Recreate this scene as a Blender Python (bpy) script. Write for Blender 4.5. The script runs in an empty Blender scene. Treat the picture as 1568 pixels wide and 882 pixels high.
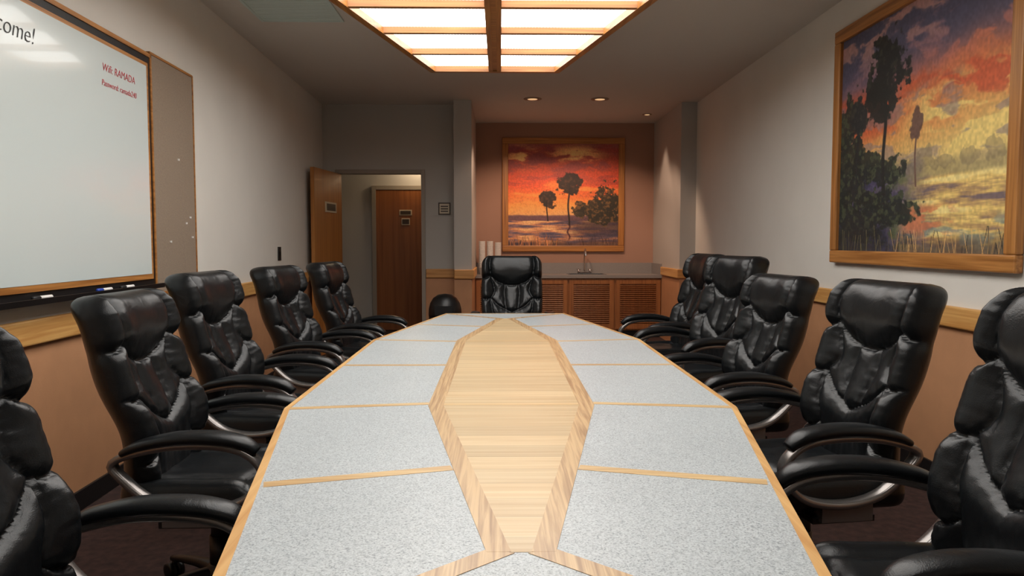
import bpy, math, random
import numpy as np
from mathutils import Vector, Matrix, noise
random.seed(3)
scene = bpy.context.scene
try:
    scene.view_settings.view_transform = 'Standard'
except Exception: pass

# ------------------------------------------------------------ helpers
def s2l(c):
    return tuple(((x/255.0)/12.92 if x/255.0 <= .04045 else ((x/255.0+.055)/1.055)**2.4) for x in c)
def mat(name, col=(128,128,128), rough=.5, metal=0, spec=.5, emis=0, ecol=None, bump=0, bscale=100, var=0, vscale=5, coat=0):
    m = bpy.data.materials.new(name); m.use_nodes = True
    nt = m.node_tree; b = nt.nodes['Principled BSDF']
    c = s2l(col)
    b.inputs['Base Color'].default_value = (*c,1)
    b.inputs['Roughness'].default_value = rough
    b.inputs['Metallic'].default_value = metal
    b.inputs['Specular IOR Level'].default_value = spec
    b.inputs['Coat Weight'].default_value = coat
    tc = nt.nodes.new('ShaderNodeTexCoord')
    if emis:
        b.inputs['Emission Color'].default_value = (*s2l(ecol or col),1)
        b.inputs['Emission Strength'].default_value = emis
    if var:
        n = nt.nodes.new('ShaderNodeTexNoise'); n.inputs['Scale'].default_value = vscale; n.inputs['Detail'].default_value = 4
        r = nt.nodes.new('ShaderNodeValToRGB')
        r.color_ramp.elements[0].position=.3; r.color_ramp.elements[1].position=.7
        r.color_ramp.elements[0].color=(*[x*(1-var) for x in c],1)
        r.color_ramp.elements[1].color=(*[min(1,x*(1+var)) for x in c],1)
        nt.links.new(tc.outputs['Object'], n.inputs['Vector'])
        nt.links.new(n.outputs['Fac'], r.inputs['Fac']); nt.links.new(r.outputs['Color'], b.inputs['Base Color'])
    if bump:
        n = nt.nodes.new('ShaderNodeTexNoise'); n.inputs['Scale'].default_value = bscale; n.inputs['Detail'].default_value = 3
        bp = nt.nodes.new('ShaderNodeBump'); bp.inputs['Strength'].default_value = bump; bp.inputs['Distance'].default_value=.002
        nt.links.new(tc.outputs['Object'], n.inputs['Vector'])
        nt.links.new(n.outputs['Fac'], bp.inputs['Height']); nt.links.new(bp.outputs['Normal'], b.inputs['Normal'])
    return m
def wood(name, c1, c2, axis='X', rough=.4, scale=1.0, plank=0, coat=0):
    m = bpy.data.materials.new(name); m.use_nodes=True
    nt=m.node_tree; b=nt.nodes['Principled BSDF']; b.inputs['Roughness'].default_value=rough
    b.inputs['Coat Weight'].default_value=coat; b.inputs['Coat Roughness'].default_value=.25
    tc=nt.nodes.new('ShaderNodeTexCoord'); mp=nt.nodes.new('ShaderNodeMapping')
    sc={'X':(1.5,45,45),'Y':(45,1.5,45),'Z':(45,45,1.5)}[axis]
    mp.inputs['Scale'].default_value=tuple(s*scale for s in sc)
    n=nt.nodes.new('ShaderNodeTexNoise'); n.inputs['Scale'].default_value=1; n.inputs['Detail'].default_value=5; n.inputs['Distortion'].default_value=.6
    r=nt.nodes.new('ShaderNodeValToRGB')
    r.color_ramp.elements[0].position=.32; r.color_ramp.elements[1].position=.62
    r.color_ramp.elements[0].color=(*s2l(c2),1); r.color_ramp.elements[1].color=(*s2l(c1),1)
    L=nt.links.new
    L(tc.outputs['Object'],mp.inputs['Vector']); L(mp.outputs['Vector'],n.inputs['Vector']); L(n.outputs['Fac'],r.inputs['Fac'])
    out=r.outputs['Color']
    if plank:
        sp=nt.nodes.new('ShaderNodeSeparateXYZ'); L(tc.outputs['Object'],sp.inputs[0])
        mu=nt.nodes.new('ShaderNodeMath'); mu.operation='MULTIPLY'; mu.inputs[1].default_value=1/plank; L(sp.outputs['Y'],mu.inputs[0])
        fl=nt.nodes.new('ShaderNodeMath'); fl.operation='FLOOR'; L(mu.outputs[0],fl.inputs[0])
        wn=nt.nodes.new('ShaderNodeTexWhiteNoise'); wn.noise_dimensions='1D'; L(fl.outputs[0],wn.inputs['W'])
        cb=nt.nodes.new('ShaderNodeVectorMath'); cb.operation='ADD'
        sc2=nt.nodes.new('ShaderNodeVectorMath'); sc2.operation='SCALE'; L(wn.outputs['Color'],sc2.inputs[0]); sc2.inputs['Scale'].default_value=20
        L(mp.outputs['Vector'],cb.inputs[0]); L(sc2.outputs[0],cb.inputs[1]); L(cb.outputs[0],n.inputs['Vector'])
        hs=nt.nodes.new('ShaderNodeHueSaturation'); L(out,hs.inputs['Color'])
        mr=nt.nodes.new('ShaderNodeMapRange'); L(wn.outputs['Value'],mr.inputs['Value']); mr.inputs['To Min'].default_value=.84; mr.inputs['To Max'].default_value=1.04
        fr=nt.nodes.new('ShaderNodeMath'); fr.operation='FRACT'; L(mu.outputs[0],fr.inputs[0])
        gt=nt.nodes.new('ShaderNodeMath'); gt.operation='GREATER_THAN'; gt.inputs[1].default_value=.025; L(fr.outputs[0],gt.inputs[0])
        mr2=nt.nodes.new('ShaderNodeMapRange'); L(gt.outputs[0],mr2.inputs['Value']); mr2.inputs['To Min'].default_value=.72; mr2.inputs['To Max'].default_value=1
        m3=nt.nodes.new('ShaderNodeMath'); m3.operation='MULTIPLY'; L(mr.outputs[0],m3.inputs[0]); L(mr2.outputs[0],m3.inputs[1])
        L(m3.outputs[0],hs.inputs['Value']); out=hs.outputs['Color']
    L(out,b.inputs['Base Color'])
    return m

class MB:
    def __init__(s): s.v=[]; s.f=[]; s.m=[]; s.sm=[]
    def add(s, vs, fs, mi=0, smooth=False, xf=None):
        o=len(s.v)
        for p in vs:
            p=Vector(p)
            if xf is not None: p = xf@p if isinstance(xf,Matrix) else Vector(xf(p))
            s.v.append(tuple(p))
        for f in fs: s.f.append(tuple(i+o for i in f)); s.m.append(mi); s.sm.append(smooth)
    def box(s, x0,x1,y0,y1,z0,z1, mi=0, xf=None):
        vs=[(x0,y0,z0),(x1,y0,z0),(x1,y1,z0),(x0,y1,z0),(x0,y0,z1),(x1,y0,z1),(x1,y1,z1),(x0,y1,z1)]
        s.add(vs,[(0,3,2,1),(4,5,6,7),(0,1,5,4),(1,2,6,5),(2,3,7,6),(3,0,4,7)],mi,False,xf)
    def prism(s, pts, z0, z1, mi=0, xf=None):
        a=sum(pts[i][0]*pts[(i+1)%len(pts)][1]-pts[(i+1)%len(pts)][0]*pts[i][1] for i in range(len(pts)))
        if a<0: pts=pts[::-1]
        n=len(pts); vs=[(p[0],p[1],z0) for p in pts]+[(p[0],p[1],z1) for p in pts]
        fs=[tuple(range(n-1,-1,-1)),tuple(range(n,2*n))]+[(i,(i+1)%n,n+(i+1)%n,n+i) for i in range(n)]
        s.add(vs,fs,mi,False,xf)
    def lathe(s, prof, mi=0, seg=24, c=(0,0,0), xf=None, smooth=True):
        vs=[];fs=[]
        for r,z in prof:
            for k in range(seg):
                a=2*math.pi*k/seg; vs.append((c[0]+r*math.cos(a),c[1]+r*math.sin(a),c[2]+z))
        for i in range(len(prof)-1):
            for k in range(seg):
                k2=(k+1)%seg; fs.append((i*seg+k,i*seg+k2,(i+1)*seg+k2,(i+1)*seg+k))
        fs.append(tuple(range(seg-1,-1,-1))); fs.append(tuple((len(prof)-1)*seg+k for k in range(seg)))
        s.add(vs,fs,mi,smooth,xf)
    def tube(s, path, rx, ry, mi=0, seg=12, closed=False, side=(1,0,0), xf=None, sub=5, p=2.0):
        P=[Vector(q) for q in path]; n=len(P); pts=[]; R=[]
        rxs=rx if isinstance(rx,(list,tuple)) else [rx]*n; rys=ry if isinstance(ry,(list,tuple)) else [ry]*n
        rng=n if closed else n-1
        for i in range(rng):
            g=lambda k:(P[k%n] if closed else P[max(0,min(n-1,k))])
            p0,p1,p2,p3=g(i-1),g(i),g(i+1),g(i+2)
            for k in range(sub):
                t=k/sub
                pts.append(.5*((2*p1)+(p2-p0)*t+(2*p0-5*p1+4*p2-p3)*t*t+(3*p1-p0-3*p2+p3)*t**3))
                j=(i+1)%n; R.append((rxs[i]*(1-t)+rxs[j]*t, rys[i]*(1-t)+rys[j]*t))
        if not closed: pts.append(P[-1]); R.append((rxs[-1],rys[-1]))
        N=len(pts); vs=[]; S=Vector(side).normalized()
        for i in range(N):
            a=pts[(i-1)%N] if closed or i>0 else pts[i]; b=pts[(i+1)%N] if closed or i<N-1 else pts[i]
            T=(b-a).normalized(); U=T.cross(S).normalized(); S2=U.cross(T)
            for k in range(seg):
                an=2*math.pi*k/seg; ca,sa=math.cos(an),math.sin(an)
                ca=math.copysign(abs(ca)**(2/p),ca); sa=math.copysign(abs(sa)**(2/p),sa)
                vs.append(pts[i]+S2*ca*R[i][0]+U*sa*R[i][1])
        fs=[]
        for i in range(N if closed else N-1):
            for k in range(seg):
                k2=(k+1)%seg; j=(i+1)%N; fs.append((i*seg+k,i*seg+k2,j*seg+k2,j*seg+k))
        if not closed: fs.append(tuple(range(seg-1,-1,-1))); fs.append(tuple((N-1)*seg+k for k in range(seg)))
        s.add(vs,fs,mi,True,xf)
    def mesh(s,name,mats):
        me=bpy.data.meshes.new(name); me.from_pydata(s.v,[],s.f)
        for m in mats: me.materials.append(m)
        me.polygons.foreach_set('material_index',s.m); me.polygons.foreach_set('use_smooth',s.sm)
        me.validate(); me.update()
        import bmesh
        bm=bmesh.new(); bm.from_mesh(me); bmesh.ops.recalc_face_normals(bm,faces=bm.faces); bm.to_mesh(me); bm.free()
        return me
    def obj(s,name,mats,bevel=0,parent=None):
        o=bpy.data.objects.new(name,s.mesh(name,mats)); scene.collection.objects.link(o)
        if bevel:
            b=o.modifiers.new('bevel','BEVEL'); b.width=bevel; b.segments=2; b.limit_method='ANGLE'
        if parent: o.parent=parent
        return o
def boxobj(name, x0,x1,y0,y1,z0,z1, m, xf=None, bevel=0, parent=None):
    b=MB(); b.box(x0,x1,y0,y1,z0,z1,0,xf); return b.obj(name,[m],bevel,parent)

# ------------------------------------------------------------ materials
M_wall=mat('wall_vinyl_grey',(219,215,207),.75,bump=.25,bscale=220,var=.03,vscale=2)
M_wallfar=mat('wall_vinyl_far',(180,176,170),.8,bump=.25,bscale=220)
M_alc=mat('wall_alcove_terracotta',(166,130,112),.75,bump=.25,bscale=220)
M_wains=mat('wainscot_tan',(186,136,98),.6,bump=.2,bscale=150,var=.05,vscale=8)
M_ceil=mat('ceiling_plaster',(208,203,196),.9,bump=.3,bscale=150)
M_carpet=mat('carpet_maroon',(58,38,34),.95,bump=.8,bscale=300,var=.45,vscale=25)
M_oak=wood('oak_trim',(214,166,100),(188,132,70),'Y',.4)
M_oakx=wood('oak_trim_x',(206,152,90),(176,120,64),'X',.4)
M_frame=wood('oak_frame_y',(188,130,70),(144,92,44),'Y',.35)
M_framez=wood('oak_frame_z',(188,130,70),(144,92,44),'Z',.35)
M_framex=wood('oak_frame_x',(188,130,70),(144,92,44),'X',.35)
M_plank=wood('oak_planks',(208,184,144),(190,160,118),'X',.35,plank=.105,coat=.2)
M_border=wood('oak_border',(198,166,122),(152,118,82),'Y',.35,scale=2.4,coat=.2)
M_strip=wood('oak_strip',(206,176,128),(180,144,98),'X',.35,coat=.2)
M_edge=wood('oak_edge',(212,170,112),(184,134,78),'Y',.35,coat=.2)
M_door=wood('door_veneer',(186,126,66),(160,102,50),'Z',.35,scale=.5)
M_doorin=wood('door_hall',(150,90,46),(126,72,34),'Z',.4,scale=.5)
M_cab=wood('cabinet_wood',(166,108,62),(134,84,46),'Z',.4)
M_dtrim=mat('door_trim_paint',(150,140,128),.5)
M_black=mat('black_plastic',(18,18,19),.4,bump=.1)
M_blackm=mat('black_metal',(22,22,23),.35,metal=.3)
M_armmetal=mat('arm_grey_metal',(132,127,124),.26,metal=.75)
M_white=mat('whiteboard_enamel',(208,218,217),.16,spec=.5,coat=.3)
M_cork=mat('tackboard_fabric',(142,125,108),.9,bump=.6,bscale=400,var=.12,vscale=150)
M_gray=mat('counter_laminate',(140,136,134),.4,var=.1,vscale=200)
M_steel=mat('stainless',(190,190,192),.22,metal=1)
M_chrome=mat('chrome',(210,210,214),.1,metal=1)
M_foam=mat('foam_cup',(235,232,228),.6)
M_panel=mat('light_diffuser',(255,250,240),.5,emis=2.6,ecol=(255,253,249))
M_can=mat('can_lamp',(200,160,120),.5,emis=.7,ecol=(255,205,150))
M_halll=mat('hall_lamp_glass',(255,220,170),.5,emis=3,ecol=(255,215,165))
M_cantrim=mat('can_trim',(170,145,125),.5)
M_vent=mat('vent_paint',(196,212,208),.6)
M_sign=mat('sign_plate',(200,185,160),.5)
M_signd=mat('sign_print',(60,45,35),.5)
M_ink=mat('ink_black',(25,25,28),.5); M_red=mat('ink_red',(190,40,50),.5)

M_gran=bpy.data.materials.new('granite_laminate'); M_gran.use_nodes=True
nt=M_gran.node_tree; b=nt.nodes['Principled BSDF']; L=nt.links.new
tc=nt.nodes.new('ShaderNodeTexCoord')
n1=nt.nodes.new('ShaderNodeTexNoise'); n1.inputs['Scale'].default_value=270; n1.inputs['Detail'].default_value=4; n1.inputs['Roughness'].default_value=.75
n2=nt.nodes.new('ShaderNodeTexNoise'); n2.inputs['Scale'].default_value=3; n2.inputs['Detail'].default_value=4
r1=nt.nodes.new('ShaderNodeValToRGB'); cr=r1.color_ramp
cr.elements[0].position=.36; cr.elements[0].color=(*s2l((104,109,114)),1)
cr.elements[1].position=.66; cr.elements[1].color=(*s2l((196,202,203)),1)
e=cr.elements.new(.455); e.color=(*s2l((163,169,172)),1)
hs=nt.nodes.new('ShaderNodeHueSaturation'); mr=nt.nodes.new('ShaderNodeMapRange'); mr.inputs['To Min'].default_value=.92; mr.inputs['To Max'].default_value=1.08
L(tc.outputs['Object'],n1.inputs['Vector']); L(tc.outputs['Object'],n2.inputs['Vector'])
L(n1.outputs['Fac'],r1.inputs['Fac']); L(r1.outputs['Color'],hs.inputs['Color']); L(n2.outputs['Fac'],mr.inputs['Value']); L(mr.outputs[0],hs.inputs['Value'])
L(hs.outputs['Color'],b.inputs['Base Color']); b.inputs['Roughness'].default_value=.34

M_leather=bpy.data.materials.new('black_leather'); M_leather.use_nodes=True
nt=M_leather.node_tree; b=nt.nodes['Principled BSDF']; L=nt.links.new
b.inputs['Base Color'].default_value=(.005,.006,.007,1); b.inputs['Roughness'].default_value=.32; b.inputs['Specular IOR Level'].default_value=.38
tc=nt.nodes.new('ShaderNodeTexCoord')
n1=nt.nodes.new('ShaderNodeTexVoronoi'); n1.inputs['Scale'].default_value=350
n2=nt.nodes.new('ShaderNodeTexNoise'); n2.inputs['Scale'].default_value=14; n2.inputs['Detail'].default_value=2; n2.inputs['Distortion'].default_value=.9
b1=nt.nodes.new('ShaderNodeBump'); b1.inputs['Strength'].default_value=.2; b1.inputs['Distance'].default_value=.001
b2=nt.nodes.new('ShaderNodeBump'); b2.inputs['Strength'].default_value=.16; b2.inputs['Distance'].default_value=.012
L(tc.outputs['Object'],n1.inputs['Vector']); L(tc.outputs['Object'],n2.inputs['Vector'])
L(n1.outputs['Distance'],b1.inputs['Height']); L(n2.outputs['Fac'],b2.inputs['Height']); L(b2.outputs['Normal'],b1.inputs['Normal']); L(b1.outputs['Normal'],b.inputs['Normal'])

# ------------------------------------------------------------ room shell
CH=2.97; XR=2.37; DW=9.3; AB=10.7; AX0=-.34; AX1=2.18; YB=-1.6
def XL(d): return -2.03-.022*(d-3)
def LW(p): return (XL(p[1])+p[0], p[1], p[2])
boxobj('floor',-2.9,2.6,YB-.1,12.2,-.1,0,M_carpet)
boxobj('ceiling',-2.9,2.6,YB-.1,12.2,CH,CH+.1,M_ceil)
RZ0,RZ1=.855,.965
b=MB(); b.box(-.12,0,YB,DW,RZ0,CH,0,LW); b.box(-.12,0,YB,DW,0,RZ0,1,LW); b.obj('wall_left',[M_wall,M_wains])
b=MB(); b.box(XR,XR+.12,YB,9.1,RZ0,CH,0); b.box(XR,XR+.12,YB,9.1,0,RZ0,1)
b.obj('wall_right',[M_wall,M_wains])
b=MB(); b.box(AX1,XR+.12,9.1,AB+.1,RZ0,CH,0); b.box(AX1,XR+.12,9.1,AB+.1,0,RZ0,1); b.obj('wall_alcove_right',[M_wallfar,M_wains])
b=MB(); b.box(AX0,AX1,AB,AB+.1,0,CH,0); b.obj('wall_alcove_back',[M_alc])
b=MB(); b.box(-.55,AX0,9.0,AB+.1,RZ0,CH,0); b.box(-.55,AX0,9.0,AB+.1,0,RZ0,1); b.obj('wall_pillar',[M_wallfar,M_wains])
boxobj('wall_back',-2.3,XR+.12,YB-.1,YB,0,CH,M_wall)
DX0,DX1,DZ=-1.97,-.97,2.13
b=MB(); b.box(-2.45,DX0,DW,DW+.12,RZ0,CH,0); b.box(-2.45,DX0,DW,DW+.12,0,RZ0,1)
b.box(DX0,DX1,DW,DW+.12,DZ,CH,0); b.box(DX1,-.55,DW,DW+.12,RZ0,CH,0); b.box(DX1,-.55,DW,DW+.12,0,RZ0,1)
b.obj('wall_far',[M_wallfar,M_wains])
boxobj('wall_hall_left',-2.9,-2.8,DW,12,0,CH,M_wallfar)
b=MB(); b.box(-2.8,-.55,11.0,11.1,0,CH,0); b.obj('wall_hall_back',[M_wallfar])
b=MB()
for (x0,x1,z0,z1) in [(DX0-.05,DX0,0,DZ+.05),(DX1,DX1+.05,0,DZ+.05),(DX0,DX1,DZ,DZ+.05)]:
    b.box(x0,x1,DW-.02,DW,z0,z1)
b.obj('trim_1',[M_dtrim],.004)
b=MB(); hx0,hx1=-1.80,-.90
b.box(hx0,hx1,10.96,10.99,0.01,2.05,0)
for (x0,x1,z0,z1) in [(hx0-.06,hx0,0,2.11),(hx1,hx1+.06,0,2.11),(hx0,hx1,2.05,2.11)]: b.box(x0,x1,10.95,10.998,z0,z1,1)
b.box(-1.46,-1.28,10.95,10.96,1.68,1.76,2); b.box(-1.43,-1.31,10.95,10.96,1.54,1.64,2)
b.box(-1.445,-1.295,10.946,10.95,1.695,1.745,3); b.box(-1.42,-1.32,10.946,10.95,1.555,1.625,3)
b.obj('door_2',[M_doorin,M_dtrim,M_sign,M_signd],.003)
b=MB(); ang=math.atan2(-.9,-.10)
lx=Matrix.Translation((DX0+.01,DW-.03,0))@Matrix.Rotation(ang,4,'Z')
b.box(0,.94,-.022,.022,.01,2.12,0,lx)
b.box(.22,.60,.022,.030,1.64,1.76,1,lx); b.box(.26,.56,.030,.032,1.66,1.74,2,lx)
for sgn in (1,-1):
    b.tube([(.87,sgn*.022,1.0),(.87,sgn*.07,1.0),(.85,sgn*.075,1.0),(.76,sgn*.075,1.0)],.012,.012,3,10,side=(0,0,1),xf=lx)
b.obj('door_1',[M_door,M_sign,M_signd,M_steel],.003)
def rail(name,x0,x1,y0,y1,m,xf=None):
    b=MB(); b.box(x0,x1,y0,y1,RZ0,RZ1,0,xf); b.obj(name,[m],.008)
b=MB(); b.box(0.001,.03,YB+.02,DW-.95,RZ0,RZ1,0,LW); b.obj('trim_2',[M_oak],.008)
rail('trim_3',XR-.03,XR-.001,YB+.02,9.06,M_oak)
rail('trim_4',DX1+.055,-.555,DW-.03,DW-.001,M_oakx)
rail('trim_5',-.55,AX0+.03,8.97,8.999,M_oakx)
rail('trim_6',AX0+.001,AX0+.03,9.0,10.05,M_oak)
rail('trim_7',AX1-.03,AX1-.001,9.08,10.05,M_oak)
rail('trim_8',AX1-.03,XR-.03,9.07,9.099,M_oakx)
for nm,x0,x1,y0,y1,xf in [('baseboard_left',.001,.015,YB+.02,DW-1,LW),('baseboard_right',XR-.015,XR-.001,YB+.02,9.05,None),('baseboard_far',DX1+.06,-.56,DW-.015,DW-.001,None)]:
    b=MB(); b.box(x0,x1,y0,y1,0.001,.1,0,xf); b.obj(nm,[M_black],.003)

# ------------------------------------------------------------ conference table
TC=.037; TZ=.75; CD=3.33
def both(b,pts,z0,z1,mi):
    b.prism([(TC+x,y) for x,y in pts],z0,z1,mi); b.prism([(TC-x,y) for x,y in pts],z0,z1,mi)
def offs(p,q,w):
    d=Vector((q[0]-p[0],q[1]-p[1])).normalized(); n=Vector((-d.y,d.x))*w/2
    return [(p[0]+n.x,p[1]+n.y),(q[0]+n.x,q[1]+n.y),(q[0]-n.x,q[1]-n.y),(p[0]-n.x,p[1]-n.y)]
b=MB()
NE=.92; FE=2*CD-NE
out=[(.455,NE),(.75,2.46),(.75,4.20),(.455,FE)]
poly=[(TC+x,y) for x,y in out]+[(TC-x,y) for x,y in out[::-1]]
b.prism(poly,TZ-.045,TZ,0)
e=.018; inn=[(.455-e,NE+e),(.75-e,2.46+.003),(.75-e,4.20-.003),(.455-e,FE-e)]
for i in range(3):
    both(b,[out[i],out[i+1],inn[i+1],inn[i]],TZ-.05,TZ+.0015,1)
for y0,y1 in ((NE,NE+e),(FE-e,FE)):
    o_=.455; i_=.455-e
    if y0==NE: pts=[(TC-o_,NE),(TC+o_,NE),(TC+i_,NE+e),(TC-i_,NE+e)]
    else: pts=[(TC-o_,FE),(TC+o_,FE),(TC+i_,FE-e),(TC-i_,FE-e)]
    b.prism(pts,TZ-.05,TZ+.0015,2)
sp=[(.062,1.30),(.28,2.50),(.28,2*CD-2.50),(.062,2*CD-1.30)]
b.prism([(TC+x,y) for x,y in sp]+[(TC-x,y) for x,y in sp[::-1]],TZ-.001,TZ+.0008,3)
w=.052
spi=[(.018,1.30),(.28-w,2.50),(.28-w,2*CD-2.50),(.018,2*CD-1.30)]
for i in range(3):
    both(b,[sp[i],sp[i+1],spi[i+1],spi[i]],TZ-.001,TZ+.0014,4)
for s_ in (1,-1):
    y0=1.30 if s_>0 else 2*CD-1.30
    yc=NE+.03 if s_>0 else FE-.03
    both(b,[(.062,y0+s_*.012),(.012,y0-s_*.004),(.395,yc-s_*.005),(.434,yc+s_*.02)],TZ-.001,TZ+.0012,4)
for (i_,o_,wd) in [((.155,1.80),(.594-.02,1.68),.038),((.28,2.53),(.735,2.46),.034),((.28,CD),(.735,CD),.034),((.28,2*CD-2.53),(.735,4.20),.034),((.155,2*CD-1.80),(.594-.02,2*CD-1.68),.038)]:
    both(b,offs(i_,o_,wd),TZ-.001,TZ+.0009,5)
for y in (2.515,2*CD-2.515): b.prism([(TC-.23,y-.012),(TC+.23,y-.012),(TC+.23,y+.012),(TC-.23,y+.012)],TZ-.001,TZ+.0012,5)
for yc in (2.0,CD,2*CD-2.0):
    b.box(TC-.18,TC+.18,yc-.3,yc+.3,.06,TZ-.045,6); b.box(TC-.22,TC+.22,yc-.34,yc+.34,0.001,.06,7)
b.obj('conference_table',[M_gran,M_edge,M_strip,M_plank,M_border,M_strip,M_frame,M_black])

# ------------------------------------------------------------ office chair mesh
def segdist(px,py,poly):
    d=np.full(px.shape,9.0)
    for (x0,y0),(x1,y1) in zip(poly[:-1],poly[1:]):
        vx,vy=x1-x0,y1-y0; l=vx*vx+vy*vy
        t=np.clip(((px-x0)*vx+(py-y0)*vy)/l,0,1)
        d=np.minimum(d,np.hypot(px-x0-t*vx,py-y0-t*vy))
    return d
def q(d,r): return np.sqrt(1-(1-np.clip(d/r,0,1))**2)
def smoothpoly(pts,n=6):
    P=[Vector((*p,0)) for p in pts]; out=[]
    for i in range(len(P)-1):
        p0,p1,p2,p3=P[max(0,i-1)],P[i],P[i+1],P[min(len(P)-1,i+2)]
        for k in range(n):
            t=k/n; v=.5*((2*p1)+(p2-p0)*t+(2*p0-5*p1+4*p2-p3)*t*t+(3*p1-p0-3*p2+p3)*t**3); out.append((v.x,v.y))
    out.append(pts[-1]); return out
def cushion(mb,Wf,H,r,seams,front,back,xf,mi=0,NU=84,NV=120):
    s=np.sin(np.linspace(-1,1,NU+1)*math.pi/2*.85)/math.sin(math.pi/2*.85)
    t=(np.sin(np.linspace(-1,1,NV+1)*math.pi/2*.8)/math.sin(math.pi/2*.8)+1)/2
    S,T=np.meshgrid(s,t); Y=T*H
    W=Wf(T)
    ins=np.where(Y>H-r, r-np.sqrt(np.maximum(0,r*r-(Y-(H-r))**2)),0)+np.where(Y<r, r-np.sqrt(np.maximum(0,r*r-(r-Y)**2)),0)
    W=W-ins; X=S*W
    de=np.minimum(np.minimum(W-np.abs(X),Y),H-Y); de=np.maximum(de,0)
    ds=np.full(X.shape,9.0)
    for sm in seams: ds=np.minimum(ds,segdist(X,Y,sm))
    F=front(X,Y,de,ds); B=back(X,Y,de)
    vs=[];n=NU+1
    for j in range(NV+1):
        for i in range(NU+1): vs.append((X[j,i],Y[j,i],F[j,i]))
    for j in range(NV+1):
        for i in range(NU+1): vs.append((X[j,i],Y[j,i],B[j,i]))
    o=n*(NV+1); fs=[]
    for j in range(NV):
        for i in range(NU):
            a=j*n+i; fs.append((a,a+1,a+n+1,a+n)); fs.append((o+a,o+a+n,o+a+n+1,o+a+1))
    for j in range(NV):
        a=j*n; fs.append((a,a+n,o+a+n,o+a)); a=j*n+NU; fs.append((a,o+a,o+a+n,a+n))
    for i in range(NU):
        fs.append((i,o+i,o+i+1,i+1)); a=NV*n+i; fs.append((a,a+1,o+a+1,o+a))
    mb.add(vs,fs,mi,True,xf)
def wr(X,Y,sx,sy,amp,seed=0):
    out=np.zeros(X.shape)
    for j in range(X.shape[0]):
        for i in range(X.shape[1]):
            out[j,i]=noise.noise(Vector((X[j,i]*sx,Y[j,i]*sy,seed)))
    return out*amp
ch=MB()
mir=lambda pl:[(-x,y) for x,y in pl]
H=.705; k_=H/.745
seams=[]
def addm(pl):
    pl=smoothpoly([(x,y*k_) for x,y in pl]); seams.append(pl); seams.append(mir(pl))
seams.append(smoothpoly([(x,y*k_) for x,y in [(-.18,.56),(-.12,.505),(0,.475),(.12,.505),(.18,.56)]]))
addm([(.18,.56),(.19,.65),(.18,.745)])
addm([(.18,.56),(.225,.535),(.29,.54)])
addm([(.18,.56),(.155,.47),(.15,.42),(.18,.36)])
addm([(.18,.36),(.22,.345),(.29,.37)])
addm([(.18,.36),(.11,.29),(0,.235)])
addm([(.18,.36),(.17,.26),(.145,.16),(.15,0.0)])
addm([(.145,.16),(.20,.125),(.29,.13)])
addm([(.06,.485),(.065,.40),(.055,.30),(.05,.26)])
def Wb(T): return .230+.034*np.sin(np.clip(T/.55,0,1)*math.pi/2)-.004*T-.005*np.exp(-((T-.72)/.035)**2)
def mid(X,Y):
    head=1/(1+np.exp(-(Y-.52)/.03))
    return .055*(np.abs(X)/.26)**2.2*(1-.7*head)+.04*np.exp(-((Y-.22)/.13)**2)+.03*head - .025*np.exp(-((Y-.70)/.06)**2)
def fb(X,Y,de,ds):
    side=1/(1+np.exp(-(np.abs(X)-.17)/.012)); head=1/(1+np.exp(-(Y-.505)/.02))
    A=.028+.010*side+.022*head
    crease=np.exp(-(ds/.035)**2)
    w1=wr(X,Y,10,14,.003,1); w2=wr(X,Y,60,60,.0032,5); w3=wr(X,Y,14,60,.0030,9)*side; w4=wr(X,Y,45,9,.0026,13)*(1-side)*(1-head)
    return mid(X,Y)+.048*q(de,.055)+(A*q(ds,.06)-A*.15)*q(de,.04)-.007*np.exp(-(ds/.005)**2)*q(de,.02)+(w1+w2*crease+w3+w4)*q(de,.05)
def bb(X,Y,de): return mid(X,Y)-.050*q(de,.08)-.004
rec=math.radians(13)
bx=Matrix.Translation((0,-.215,.43))@Matrix.Rotation(rec,4,'X')@Matrix(((-1,0,0,0),(0,0,1,0),(0,1,0,0),(0,0,0,1)))
cushion(ch,Wb,H,.085,seams,fb,bb,bx)
sseams=[smoothpoly([(-.17,0),(-.165,.25),(-.18,.40),(-.26,.44)]),smoothpoly([(.17,0),(.165,.25),(.18,.40),(.26,.44)]),smoothpoly([(-.18,.40),(0,.43),(.18,.40)])]
def fs_(X,Y,de,ds): return .055*q(de,.05)+(.022*q(ds,.05)-.004)*q(de,.03)+.02*(np.abs(X)/.26)**2-.05*np.clip((Y-.36)/.16,0,1)**2+wr(X,Y,12,12,.004,3)*q(de,.05)
def bs_(X,Y,de): return -.045*q(de,.04)-.05*np.clip((Y-.36)/.16,0,1)**2+.02*(np.abs(X)/.26)**2-.004
sx=Matrix.Translation((0,-.25,.425))
cushion(ch,lambda T:.262+0*T,.54,.07,sseams,fs_,bs_,sx,0,50,50)
for sg in (1,-1):
    x=.305*sg
    ch.tube([(x*.99,-.19,.626),(x,-.13,.652),(x,-.02,.672),(x,.10,.674),(x,.19,.658),(x,.235,.628)],[.026,.034,.040,.040,.037,.024],[.012,.018,.022,.022,.020,.014],0,16,sub=6,p=2.4)
    ch.tube([(x*.96,-.225,.595),(x,-.08,.642),(x,.08,.650),(x,.19,.628),(x,.248,.57),(x*.99,.225,.50),(x*.97,.15,.45),(x*.93,.02,.43),(x*.93,-.10,.455),(x*.95,-.19,.53)],.024,.013,1,12,closed=True,p=3.5)
    ch.box(min(x*.78,x*.95),max(x*.78,x*.95),-.08,.10,.375,.44,1)
ch.box(-.27,.27,-.10,.12,.365,.385,2); ch.box(-.11,.11,-.14,.16,.33,.37,2)
ch.lathe([(.028,.10),(.028,.24),(.036,.24),(.036,.10)],2,16); ch.lathe([(.03,.2),(.03,.34),(.02,.34)],2,16)
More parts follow.
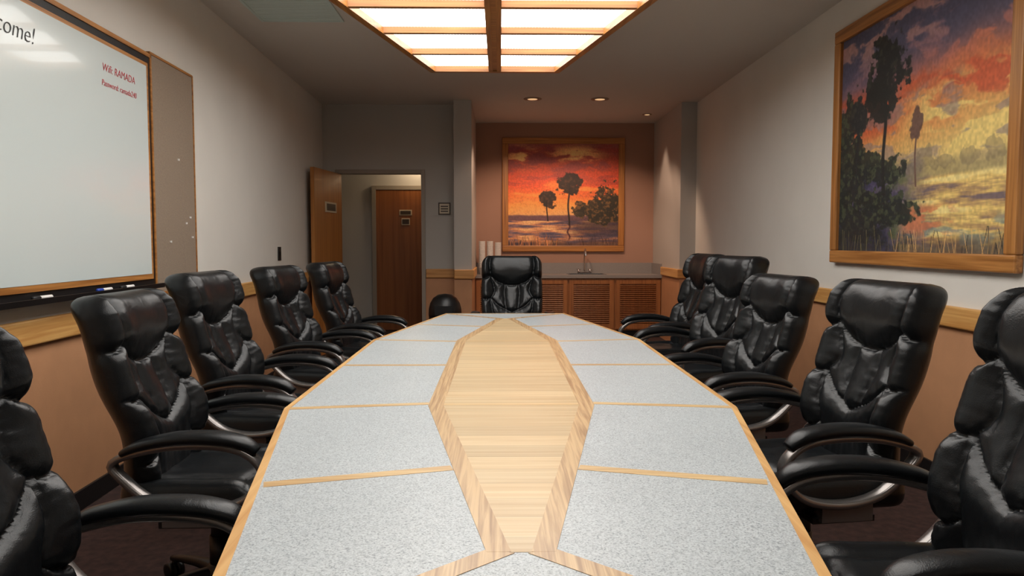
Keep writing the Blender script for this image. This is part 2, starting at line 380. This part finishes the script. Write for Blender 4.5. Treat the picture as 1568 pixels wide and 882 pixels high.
ch.lathe([(.05,.07),(.055,.10),(.045,.13),(.03,.14)],2,20)
for k in range(5):
    R=Matrix.Rotation(2*math.pi*k/5+.3,4,'Z')
    ch.tube([(.03,0,.105),(.12,0,.105),(.22,0,.092),(.31,0,.075)],[.026,.022,.018,.014],[.022,.018,.014,.010],2,10,side=(0,1,0),xf=R,p=3)
    for dy in (-.017,.017):
        W=R@Matrix.Translation((.305,dy,.0305))@Matrix.Rotation(math.pi/2,4,'X')
        ch.lathe([(.020,-.012),(.030,-.010),(.030,.010),(.020,.012)],2,18,xf=W)
    ch.lathe([(.008,.03),(.008,.075),(.001,.075)],2,8,c=(0,0,0),xf=R@Matrix.Translation((.305,0,0)))
chair_me=ch.mesh('office_chair',[M_leather,M_armmetal,M_black])
def chair(xh,dh,face,zs=1.0):
    a=math.radians(face); d=Vector((math.cos(a),math.sin(a)))
    o=bpy.data.objects.new('office_chair',chair_me); scene.collection.objects.link(o)
    o.location=(xh+.34*d.x,dh+.34*d.y,0.0); o.rotation_euler=(0,0,a-math.pi/2); o.scale=(1,1,zs)
chair(-1.18,1.46,0,1.00)
chair(-1.36,2.68,1,1.00)
chair(-1.45,3.62,-5,1.03)
chair(-1.45,4.82,-10,1.02)
chair(-1.36,5.78,-8,1.02)
chair(1.29,1.60,180-3,1.06)
chair(1.44,2.72,180+8,1.03)
chair(1.44,3.76,180+10,1.01)
chair(1.50,4.64,180+16,1.08)
chair(1.53,5.44,180+6,1.08)
chair(.10,6.52,-90,1.05)

# ------------------------------------------------------------ ceiling light fixture
LZ=2.80
b=MB(); hwf=[(.57,0.0),(1.12,2.45),(1.12,4.35),(.57,6.80)]
fw=.055
inn=[(.57-fw*.8,fw),(1.12-fw,2.45+.01),(1.12-fw,4.35-.01),(.57-fw*.8,6.80-fw)]
for i in range(3):
    for sg in (1,-1):
        b.prism([(sg*p[0],p[1]) for p in (hwf[i],hwf[i+1],inn[i+1],inn[i])],LZ,CH-.001,0)
b.prism([(-.57,0),(.57,0),(.57-fw*.8,fw),(-.57+fw*.8,fw)],LZ,CH-.001,1)
b.prism([(-.57,6.8),(.57,6.8),(.57-fw*.8,6.8-fw),(-.57+fw*.8,6.8-fw)],LZ,CH-.001,1)
def hwat(d): return float(np.interp(d,[p[1] for p in inn],[p[0] for p in inn]))
for sg in (1,-1): b.box(min(sg*.018,sg*.055),max(sg*.018,sg*.055),fw,6.8-fw,LZ+.004,LZ+.05,0)
b.box(-.02,.02,fw,6.8-fw,LZ+.012,LZ+.05,3)
ys=[6.80-.03-.605*k for k in range(1,11)]
for y in ys:
    h=hwat(y); b.box(-h-.02,-.05,y-.022,y+.022,LZ+.006,LZ+.05,1); b.box(.05,h+.02,y-.022,y+.022,LZ+.006,LZ+.05,1)
b.prism([(p[0],p[1]) for p in inn]+[(-p[0],p[1]) for p in inn[::-1]],LZ+.05,LZ+.055,2)
o=b.obj('ceiling_light_fixture',[M_frame,M_framex,M_panel,M_framex]); o.location=(-.045,0,0)
nt=M_panel.node_tree; bs=nt.nodes['Principled BSDF']; L=nt.links.new
tc=nt.nodes.new('ShaderNodeTexCoord'); wv=nt.nodes.new('ShaderNodeTexWave'); wv.inputs['Scale'].default_value=14; wv.bands_direction='X'
r=nt.nodes.new('ShaderNodeMapRange'); r.inputs['To Min'].default_value=3.5; r.inputs['To Max'].default_value=6.4
L(tc.outputs['Object'],wv.inputs['Vector']); L(wv.outputs['Fac'],r.inputs['Value']); L(r.outputs[0],bs.inputs['Emission Strength'])

b=MB(); vx0,vx1,vy0,vy1=-1.80,-1.18,5.2,5.82
b.box(vx0,vx1,vy0,vy1,CH-.006,CH-.001)
for (x0,x1,y0,y1) in [(vx0,vx1,vy0,vy0+.02),(vx0,vx1,vy1-.02,vy1),(vx0,vx0+.02,vy0+.02,vy1-.02),(vx1-.02,vx1,vy0+.02,vy1-.02)]: b.box(x0,x1,y0,y1,CH-.012,CH-.006)
for k in range(12):
    y=vy0+.05+k*.045; b.box(vx0+.03,vx1-.03,y,y+.010,CH-.008,CH-.006)
b.obj('ceiling_vent',[M_vent])

def can(x,y,power,col,size=110,tilt=(0,0),s=1.0):
    b=MB(); b.lathe([(.105,-.006),(.105,-.001),(.075,-.001),(.075,-.008)],0,28); b.lathe([(.072,-.001),(.072,-.006),(.045,-.010),(.001,-.012)],1,24)
    o=b.obj('recessed_downlight',[M_cantrim,M_can]); o.location=(x,y,CH); o.scale=(s,s,1)
    l=bpy.data.lights.new('downlight_lamp','SPOT'); l.energy=power; l.color=col; l.spot_size=math.radians(size); l.spot_blend=.35; l.shadow_soft_size=.05
    lo=bpy.data.objects.new('downlight_lamp',l); scene.collection.objects.link(lo); lo.parent=o; lo.location=(0,0,-.08); lo.rotation_euler=(math.radians(tilt[0]),math.radians(tilt[1]),0)
WC=(1,.66,.46)
can(.38,8.9,72,WC,110,(24,0)); can(1.17,8.9,72,WC,110,(24,0)); can(1.93,9.95,20,WC,95,s=.6)  # small third can is added, unseen, for the light patch on the alcove side
b=MB(); b.lathe([(.12,-.05),(.13,-.03),(.13,-.001),(.001,-.001)],0,28); o=b.obj('hall_ceiling_lamp',[M_halll]); o.location=(-1.15,10.72,2.6)
boxobj('ceiling_hall',-2.8,-.55,DW+.12,11.0,2.6,2.65,M_ceil)
l=bpy.data.lights.new('hall_lamp','POINT'); l.energy=9; l.color=(1,.78,.52); l.shadow_soft_size=.08
lo=bpy.data.objects.new('hall_lamp_light',l); scene.collection.objects.link(lo); lo.parent=o; lo.location=(0,0,-.13)

# ------------------------------------------------------------ paintings (painted per-vertex by code)
rng=np.random.RandomState(11); TAB=rng.rand(256,256)
def vn(x,y,s=0):
    x=x+s*17.3; y=y+s*9.1
    xi=np.floor(x).astype(int); yi=np.floor(y).astype(int); fx=x-xi; fy=y-yi
    fx=fx*fx*(3-2*fx); fy=fy*fy*(3-2*fy)
    g=lambda a,b_:TAB[a%256,b_%256]
    return (g(xi,yi)*(1-fx)+g(xi+1,yi)*fx)*(1-fy)+(g(xi,yi+1)*(1-fx)+g(xi+1,yi+1)*fx)*fy
def fbm(x,y,s=0,o=5):
    t=0;a=.5;n=0
    for k in range(o): t=t+a*vn(x*2**k,y*2**k,s+k); n+=a; a*=.55
    return t/n
def ss(a,b_,x): t=np.clip((x-a)/(b_-a),0,1); return t*t*(3-2*t)
def mix(C,c,m): return C*(1-m[...,None])+np.array(c,float)*m[...,None]
def grad(v,stops):
    ks=[s[0] for s in stops]; return np.stack([np.interp(v,ks,[s[1][i] for s in stops]) for i in range(3)],-1)
def crown(u,v,cx,cy,rx,ry,s,rough=1.3):
    n=fbm(u*22,v*22,s,4)-.5
    return ss(1.12,.92,np.sqrt(((u-cx)/rx)**2+((v-cy)/ry)**2)+n*rough)
def tree(C,u,v,cx,cy,rx,ry,base,s,w=.007,dark=(38,30,26),lit=(104,68,44),rough=1.3):
    m=crown(u,v,cx,cy,rx,ry,s,rough); l_=fbm(u*40,v*40,s+3,3)
    C=mix(C,dark,m*.95); C=mix(C,lit,m*ss(.52,.72,l_)*.5)
    bend=cx+.006*np.sin(v*18)
    t=ss(w*1.3,w*.6,np.abs(u-bend))*(v>cy)*(v<base); return mix(C,dark,t*.95)
def reeds(C,u,v,n,hm,seed,col,lo=0.0,hi=1.0,wd=.003):
    r=np.random.RandomState(seed)
    for _ in range(n):
        x=r.uniform(lo,hi); h=hm*r.uniform(.25,1); ln=r.uniform(-.5,.5)
        cx=x+ln*(1-v)*.7; top=1-h
        m=ss(wd,wd*.3,np.abs(u-cx))*(v>top)
        C=mix(C,np.array(col)*r.uniform(.75,1.2),m*.8)
    return C
def paint_far(u,v):
    wu=u+.10*(fbm(u*4,v*6,1)-.5); wv=v+.10*(fbm(u*3,v*5,2)-.5)
    C=grad(wv,[(0,(140,78,76)),(.12,(170,82,68)),(.28,(204,78,50)),(.42,(222,90,50)),(.52,(230,118,56)),(.62,(236,158,80)),(.70,(228,170,106))])
    n=fbm(wu*4,wv*12,3)
    C=mix(C,(240,196,128),ss(.46,.58,n)*np.clip(ss(.55,.0,np.hypot((u-.12)/.5,(v-.13)/.32))+ss(1,.2,np.hypot((u-.62)/.35,(v-.10)/.12)),0,1))
    C=mix(C,(130,68,76),ss(.52,.36,n)*ss(.5,.15,v)*.7)
    n2=fbm(wu*3,wv*16,8)
    C=mix(C,(242,150,72),ss(.54,.70,n2)*ss(.25,.45,v)*.8); C=mix(C,(156,62,56),ss(.44,.3,n2)*ss(.7,.3,v)*.6)
    hz=.70+.02*fbm(u*6,u*0,5)
    m=ss(hz-.02,hz,v); C=mix(C,(110,78,84),m)
    w=ss(.755,.765,v+.01*fbm(u*10,v*0,6)); wc=fbm(u*5,v*40,7)
    Wt=grad(wc,[(.3,(84,78,98)),(.45,(134,106,110)),(.55,(196,134,98)),(.7,(232,184,128))]); C=C*(1-w[...,None])+Wt*w[...,None]
    C=mix(C,(58,46,54),ss(.35,.75,u+.15*(fbm(u*5,v*9,4)-.5))*ss(.70,.80,v)*ss(1.02,.8,v)*.8)
    for (cx,cy,rx,ry,s) in [(.78,.62,.13,.08,21),(.90,.55,.10,.14,22),(.97,.62,.08,.12,23),(.66,.67,.10,.05,24),(.88,.72,.16,.06,25)]:
        m=crown(u,v,cx,cy,rx,ry,s,2.0); C=mix(C,(46,42,32),m*.93); C=mix(C,(136,98,58),m*ss(.5,.68,fbm(u*45,v*45,s,3))*.65)
    C=tree(C,u,v,.55,.385,.105,.10,.80,31,.008); C=tree(C,u,v,.355,.55,.07,.085,.76,33,.006)
    m=ss(.012,.004,np.abs(u-.55+.01*np.sin(v*60)))*ss(.78,.8,v)*ss(.98,.9,v); C=mix(C,(60,30,40),m*.8)
    C=mix(C,(70,52,50),ss(.93,1.0,v+.05*(fbm(u*14,v*10,6)-.5))*.8)
    C=reeds(C,u,v,36,.10,1,(60,42,40)); C=reeds(C,u,v,44,.13,2,(200,130,80),0,.45)
    return C
def paint_right(u,v):
    wu=u+.16*(fbm(u*4,v*5,41)-.5); wv=v+.16*(fbm(u*3,v*4,42)-.5)
    C=grad(wv+.16*(u-.5)-.02,[(0,(96,92,112)),(.10,(108,96,118)),(.20,(140,106,118)),(.28,(190,116,100)),(.36,(216,122,74)),(.46,(226,162,92)),(.58,(232,198,120)),(.70,(206,182,126))])
    n=fbm(wu*5,wv*9,43)
    C=mix(C,(78,80,104),ss(.56,.46,n)*ss(.34,.12,v-.05*(u-.5))*.85)
    C=mix(C,(196,148,140),ss(.52,.60,n)*ss(.30,.05,v)*.8)
    C=mix(C,(206,90,54),ss(.48,.60,fbm(wu*4,wv*13,44))*ss(.24,.33,v)*ss(.54,.42,v)*.85)
    C=mix(C,(244,216,130),ss(.42,.52,fbm(wu*4,wv*14,45))*ss(.38,.65,u)*ss(.30,.42,v)*ss(.72,.6,v)*.9)
    C=mix(C,(146,128,130),ss(.54,.64,fbm(wu*6,wv*16,46))*ss(.3,.4,v)*.6)
    hz=.665-.05*fbm(u*9,u*0,47)
    m=ss(hz-.015,hz+.03,v+.03*(fbm(u*30,v*30,48)-.5)); C=mix(C,(168,152,104),m*.7)
    for (cx,cy,rx,ry,s) in [(.60,.64,.05,.04,52),(.82,.655,.05,.03,53),(.94,.64,.04,.04,54),(.71,.655,.04,.02,56)]:
        m=crown(u,v,cx,cy,rx,ry,s,2.4); C=mix(C,(136,122,94),m*.45)
    wc=fbm(u*5,v*34,55); Wt=grad(wc,[(.3,(124,106,108)),(.42,(190,154,104)),(.54,(238,206,122)),(.7,(250,228,150))])
    w=ss(.70,.72,v+.02*(fbm(u*8,v*8,57)-.5))*ss(.28,.6,u+.25*(fbm(u*4,v*12,58)-.5)); C=C*(1-w[...,None])+Wt*w[...,None]
    C=mix(C,(128,142,140),w*ss(.5,.62,fbm(u*6,v*26,63))*ss(.84,.9,v)*.75)
    w=ss(.60,.66,v+.08*(fbm(u*8,v*8,59)-.5))*ss(.66,.36,u+.2*(fbm(u*5,v*9,60)-.5))
    Mc=grad(fbm(u*9,v*14,61),[(.3,(36,42,48)),(.45,(60,62,88)),(.58,(88,80,110)),(.75,(74,88,62))]); C=C*(1-w[...,None])+Mc*w[...,None]
    C=mix(C,(216,124,84),ss(.50,.60,fbm(u*8,v*30,62))*ss(.80,.84,v)*ss(.97,.9,v)*ss(.42,.52,u)*ss(.85,.6,u)*.8)
    for (cx,cy,rx,ry,s) in [(.05,.42,.10,.12,78),(.06,.56,.11,.12,71),(.05,.72,.14,.12,72),(.20,.62,.12,.08,73),(.36,.66,.10,.05,79),(.16,.86,.24,.09,74),(.44,.84,.12,.04,75),(.30,.78,.12,.05,76)]:
        m=crown(u,v,cx,cy,rx,ry,s,2.0); C=mix(C,(32,40,38),m*.9); C=mix(C,(86,96,66),m*ss(.50,.66,fbm(u*45,v*45,s,3))*.6)
    C=mix(C,(42,44,44),ss(.50,.15,u+.1*(fbm(u*9,v*9,77)-.5))*ss(.84,.92,v)*.8)
    C=tree(C,u,v,.335,.25,.11,.15,.76,81,.011,(30,34,34),(72,78,60),1.8); C=tree(C,u,v,.54,.50,.030,.06,.74,84,.005,(110,82,72)); C=tree(C,u,v,.14,.38,.06,.08,.74,86,.006,(36,42,44),(80,80,64))
    m=crown(u,v,.29,.35,.10,.08,88,1.8); C=mix(C,(32,36,34),m*.9)
    C=mix(C,(96,78,60),ss(.92,1.0,v+.05*(fbm(u*14,v*10,6)-.5))*ss(.4,.6,u)*.8)
    C=reeds(C,u,v,30,.10,5,(56,50,42)); C=reeds(C,u,v,36,.11,6,(212,168,104),.4,1.0,.002); C=reeds(C,u,v,20,.12,7,(110,104,70),0,.5)
    return C
def painting(name, p0, right, w, h, normal, fn, nu, nv, fwid, gain=1.0, mh=None, mv=None):
    p0=Vector(p0); right=Vector(right); normal=Vector(normal); up=Vector((0,0,1))
    root=bpy.data.objects.new(name,None); scene.collection.objects.link(root); root.location=p0+right*w/2-up*h/2
    inv=-root.location
    u,v=np.meshgrid(np.linspace(0,1,nu),np.linspace(0,1,nv))
    C=np.clip(fn(u,v),0,255)/255; st=.92+.16*vn(u*120,v*90,5); C=np.clip(C*st[...,None]*gain,0,1)
    lin=np.where(C<=.04045,C/12.92,((C+.055)/1.055)**2.4)
    iw=w-2*fwid; ih=h-2*fwid; o=p0+right*fwid-up*fwid+normal*.018+inv
    vs=np.zeros((nv,nu,3))
    for k in range(3): vs[...,k]=o[k]+right[k]*u*iw-up[k]*v*ih
    idx=np.arange(nu*nv).reshape(nv,nu)
    F=np.stack([idx[:-1,:-1],idx[1:,:-1],idx[1:,1:],idx[:-1,1:]],-1).reshape(-1,4)
    me=bpy.data.meshes.new('canvas'); me.from_pydata(vs.reshape(-1,3).tolist(),[],F.tolist())
    at=me.color_attributes.new('paint','FLOAT_COLOR','POINT')
    at.data.foreach_set('color',np.concatenate([lin,np.ones((nv,nu,1))],-1).astype(np.float32).ravel())
    m=bpy.data.materials.new('paint_'+name); m.use_nodes=True; nt=m.node_tree; bs=nt.nodes['Principled BSDF']
    ca=nt.nodes.new('ShaderNodeVertexColor'); ca.layer_name='paint'; nt.links.new(ca.outputs['Color'],bs.inputs['Base Color']); bs.inputs['Roughness'].default_value=.55
    me.materials.append(m); co=bpy.data.objects.new('canvas',me); scene.collection.objects.link(co); co.parent=root
    b=MB()
    def bar(a0,a1,b0,b1,mi):
        vs=[]
        for n_ in (.002,.045):
            for (a,c) in ((a0,b0),(a1,b0),(a1,b1),(a0,b1)): vs.append(p0+right*a-up*c+normal*n_+inv)
        b.add(vs,[(0,1,2,3),(4,5,6,7),(0,1,5,4),(1,2,6,5),(2,3,7,6),(3,0,4,7)],mi)
    bar(0,w,0,fwid,0); bar(0,w,h-fwid,h,0); bar(0,fwid,fwid,h-fwid,1); bar(w-fwid,w,fwid,h-fwid,1)
    b.obj('frame',[mh,mv],.008,root)
    b=MB(); p=p0+inv
    vs=[]
    for n_ in (.002,.015):
        for (a,c) in ((fwid*.5,fwid*.5),(w-fwid*.5,fwid*.5),(w-fwid*.5,h-fwid*.5),(fwid*.5,h-fwid*.5)): vs.append(p+right*a-up*c+normal*n_)
    b.add(vs,[(0,1,2,3),(4,5,6,7),(0,1,5,4),(1,2,6,5),(2,3,7,6),(3,0,4,7)],0); b.obj('backing',[M_black],0,root)
painting('framed_landscape_painting',(.03,AB,2.76),(1,0,0),1.73,1.60,(0,-1,0),paint_far,300,270,.085,1.10,M_framex,M_framez)
painting('framed_landscape_painting',(XR,5.28,2.745),(0,-1,0),1.92,1.59,(-1,0,0),paint_right,400,360,.085,.98,M_frame,M_framez)

# ------------------------------------------------------------ whiteboard & tack board
b=MB()
W0,W1=1.95,4.47
b.box(.002,.03,W0,W1,1.03,2.385,0,LW)
b.box(.03,.04,W0+.05,W1-.06,1.085,2.32,1,LW)
b.box(.04,.042,W0+.07,W1-.085,1.115,2.30,2,LW)
b.box(.03,.10,W0+.05,W1-.05,1.035,1.05,3,LW); b.box(.09,.10,W0+.05,W1-.05,1.05,1.06,3,LW)
b.box(.03,.036,W1-.018,W1,1.03,2.385,1,LW); b.box(.03,.036,W0,W1,2.362,2.385,1,LW)
wb=b.obj('whiteboard',[M_black,M_frame,M_white,M_blackm])
def text(name,s,d,z,size,m,parent,sh=0.0,off=-.0012):
    c=bpy.data.curves.new(name,'FONT'); c.body=s; c.size=size; c.extrude=.0003; c.shear=sh; c.materials.append(m)
    c.offset=off
    o=bpy.data.objects.new(name,c); scene.collection.objects.link(o)
    o.location=(XL(d)+.0438,d,z); o.rotation_euler=(math.pi/2+0,0,math.pi/2+math.atan(.022)); o.parent=parent
text('writing_welcome','Welcome!',2.86,2.14,.105,M_ink,wb,.25,-.0018)
text('writing_note','Wifi: RAMADA',3.88,2.165,.056,M_red,wb,.15,-.0006)
text('writing_note_line','Password: ramada240',3.87,2.09,.043,M_red,wb,.15,-.0003)
b=MB(); b.box(.002,.022,4.475,5.12,1.0,2.40,0,LW)
b.box(.002,.026,4.475,5.12,2.39,2.405,1,LW); b.box(.002,.026,5.11,5.125,1.0,2.40,1,LW); b.box(.002,.026,4.475,5.12,.985,1.0,1,LW)
for (d,z) in [(4.85,1.82),(4.95,1.42),(5.02,1.46),(5.05,1.33),(4.7,1.30)]: b.box(.022,.03,d-.006,d+.006,z-.006,z+.006,2,LW)
b.obj('tack_board',[M_cork,M_frame,M_foam])
M_blue=mat('marker_blue',(30,70,170),.4)
for i,(d,mc) in enumerate([(3.25,M_ink),(3.78,M_blue),(4.02,M_ink)]):
    b=MB(); X=Matrix.Translation((XL(d)+.068,d,1.0605))@Matrix.Rotation(math.pi/2,4,'X')
    b.lathe([(.003,-.07),(.0085,-.065),(.0085,.025)],0,12,xf=X); b.lathe([(.0092,.02),(.0092,.065),(.006,.07)],1,12,xf=X)
    b.obj('whiteboard_marker',[M_foam,mc])
b=MB(); b.box(.001,.012,7.20,7.29,1.12,1.25,0,LW); b.box(.012,.018,7.235,7.255,1.165,1.205,1,LW); b.obj('light_switch',[M_black,M_blackm],.002)
b=MB(); b.box(-.76,-.61,DW-.014,DW-.001,1.63,1.78,0); b.box(-.745,-.625,DW-.017,DW-.014,1.645,1.765,1)
for k in range(3): b.box(-.73,-.64,DW-.019,DW-.017,1.665+k*.03,1.68+k*.03,0)
b.obj('wall_sign',[M_signd,M_sign])

# ------------------------------------------------------------ counter, cabinets, sink
CT=.85; CF=10.1
b=MB(); sx0,sx1,sy0,sy1=.95,1.43,10.2,10.55
a0,a1=AX0+.002,AX1-.002
b.box(a0,a1,CF-.02,sy0,CT-.04,CT,0); b.box(a0,a1,sy1,AB-.002,CT-.04,CT,0); b.box(a0,sx0,sy0,sy1,CT-.04,CT,0); b.box(sx1,a1,sy0,sy1,CT-.04,CT,0)
b.box(a0,a1,AB-.022,AB-.002,CT,CT+.15,0); b.box(a1-.02,a1,CF,AB-.022,CT,CT+.15,0)
b.box(sx0-.02,sx1+.02,sy0-.02,sy0+.01,CT,CT+.005,3); b.box(sx0-.02,sx1+.02,sy1-.01,sy1+.02,CT,CT+.005,3); b.box(sx0-.02,sx0+.01,sy0,sy1,CT,CT+.005,3); b.box(sx1-.01,sx1+.02,sy0,sy1,CT,CT+.005,3)
b.box(sx0,sx1,sy0,sy1,CT-.18,CT-.17,3); b.box(sx0,sx0+.008,sy0,sy1,CT-.17,CT,3); b.box(sx1-.008,sx1,sy0,sy1,CT-.17,CT,3); b.box(sx0,sx1,sy0,sy0+.008,CT-.17,CT,3); b.box(sx0,sx1,sy1-.008,sy1,CT-.17,CT,3)
b.box(a0,a1,CF+.02,CF+.04,.10,CT-.04,1); b.box(a0,a1,CF+.08,CF+.10,.001,.10,2)
nd=4; wd=(a1-a0)/nd
for k in range(nd):
    x0=a0+k*wd+.012; x1=a0+(k+1)*wd-.012; z0,z1=.12,CT-.06
    for (p,q_,r_,s_) in [(x0,x0+.06,z0,z1),(x1-.06,x1,z0,z1),(x0+.06,x1-.06,z0,z0+.07),(x0+.06,x1-.06,z1-.06,z1)]: b.box(p,q_,CF-.002,CF+.02,r_,s_,1)
    z=z0+.08
    while z<z1-.07:
        X=Matrix.Translation((0,CF+.009,z))@Matrix.Rotation(math.radians(-35),4,'X')
        b.box(x0+.06,x1-.06,-.014,.014,-.003,.003,1,X); z+=.026
b.obj('sink_cabinet',[M_gray,M_cab,M_black,M_steel])
b=MB(); fx=1.19; fy=10.60
b.box(fx-.10,fx+.10,fy-.025,fy+.025,CT+.001,CT+.02,0)
b.tube([(fx,fy,CT+.02),(fx,fy,CT+.22),(fx,fy-.02,CT+.31),(fx,fy-.09,CT+.345),(fx,fy-.15,CT+.31),(fx,fy-.165,CT+.25)],.010,.010,0,12)
for s_ in (-.08,.08): b.lathe([(.016,.02),(.014,.05),(.02,.055),(.02,.065),(.001,.067)],0,14,c=(fx+s_,fy,CT)); b.box(fx+s_-.03,fx+s_+.03,fy-.006,fy+.006,CT+.055,CT+.066,0)
b.obj('sink_faucet',[M_chrome])
def cups(x,y,n):
    b=MB(); z=CT+.001
    for k in range(n):
        b.lathe([(.029,0),(.041,.092),(.046,.094),(.046,.099),(.038,.099)],0,20,c=(x,y,z+k*.017))
    b.obj('foam_cup_stack',[M_foam])
cups(-.25,10.38,22); cups(-.14,10.42,22); cups(-.03,10.40,21)
b=MB(); b.lathe([(.125,.001),(.13,.01),(.155,.52),(.163,.52),(.163,.545)],0,28); b.lathe([(.165,.545),(.168,.57),(.165,.62),(.15,.68),(.12,.73),(.07,.765),(.001,.775)],0,28)
b.box(-.09,.09,-.172,-.13,.57,.66,0)
o=b.obj('trash_can',[M_black]); o.location=(-.56,7.6,0)

# ------------------------------------------------------------ world & camera
w=bpy.data.worlds.new('world'); scene.world=w; w.use_nodes=True
w.node_tree.nodes['Background'].inputs[0].default_value=(.5,.48,.45,1); w.node_tree.nodes['Background'].inputs[1].default_value=.05
c=bpy.data.cameras.new('camera'); co=bpy.data.objects.new('camera',c); scene.collection.objects.link(co); scene.camera=co
c.sensor_width=36; c.lens=26.4; c.clip_start=.05
co.location=(0,0,1.3); co.rotation_euler=(math.radians(90-3.53),0,math.radians(-.9))
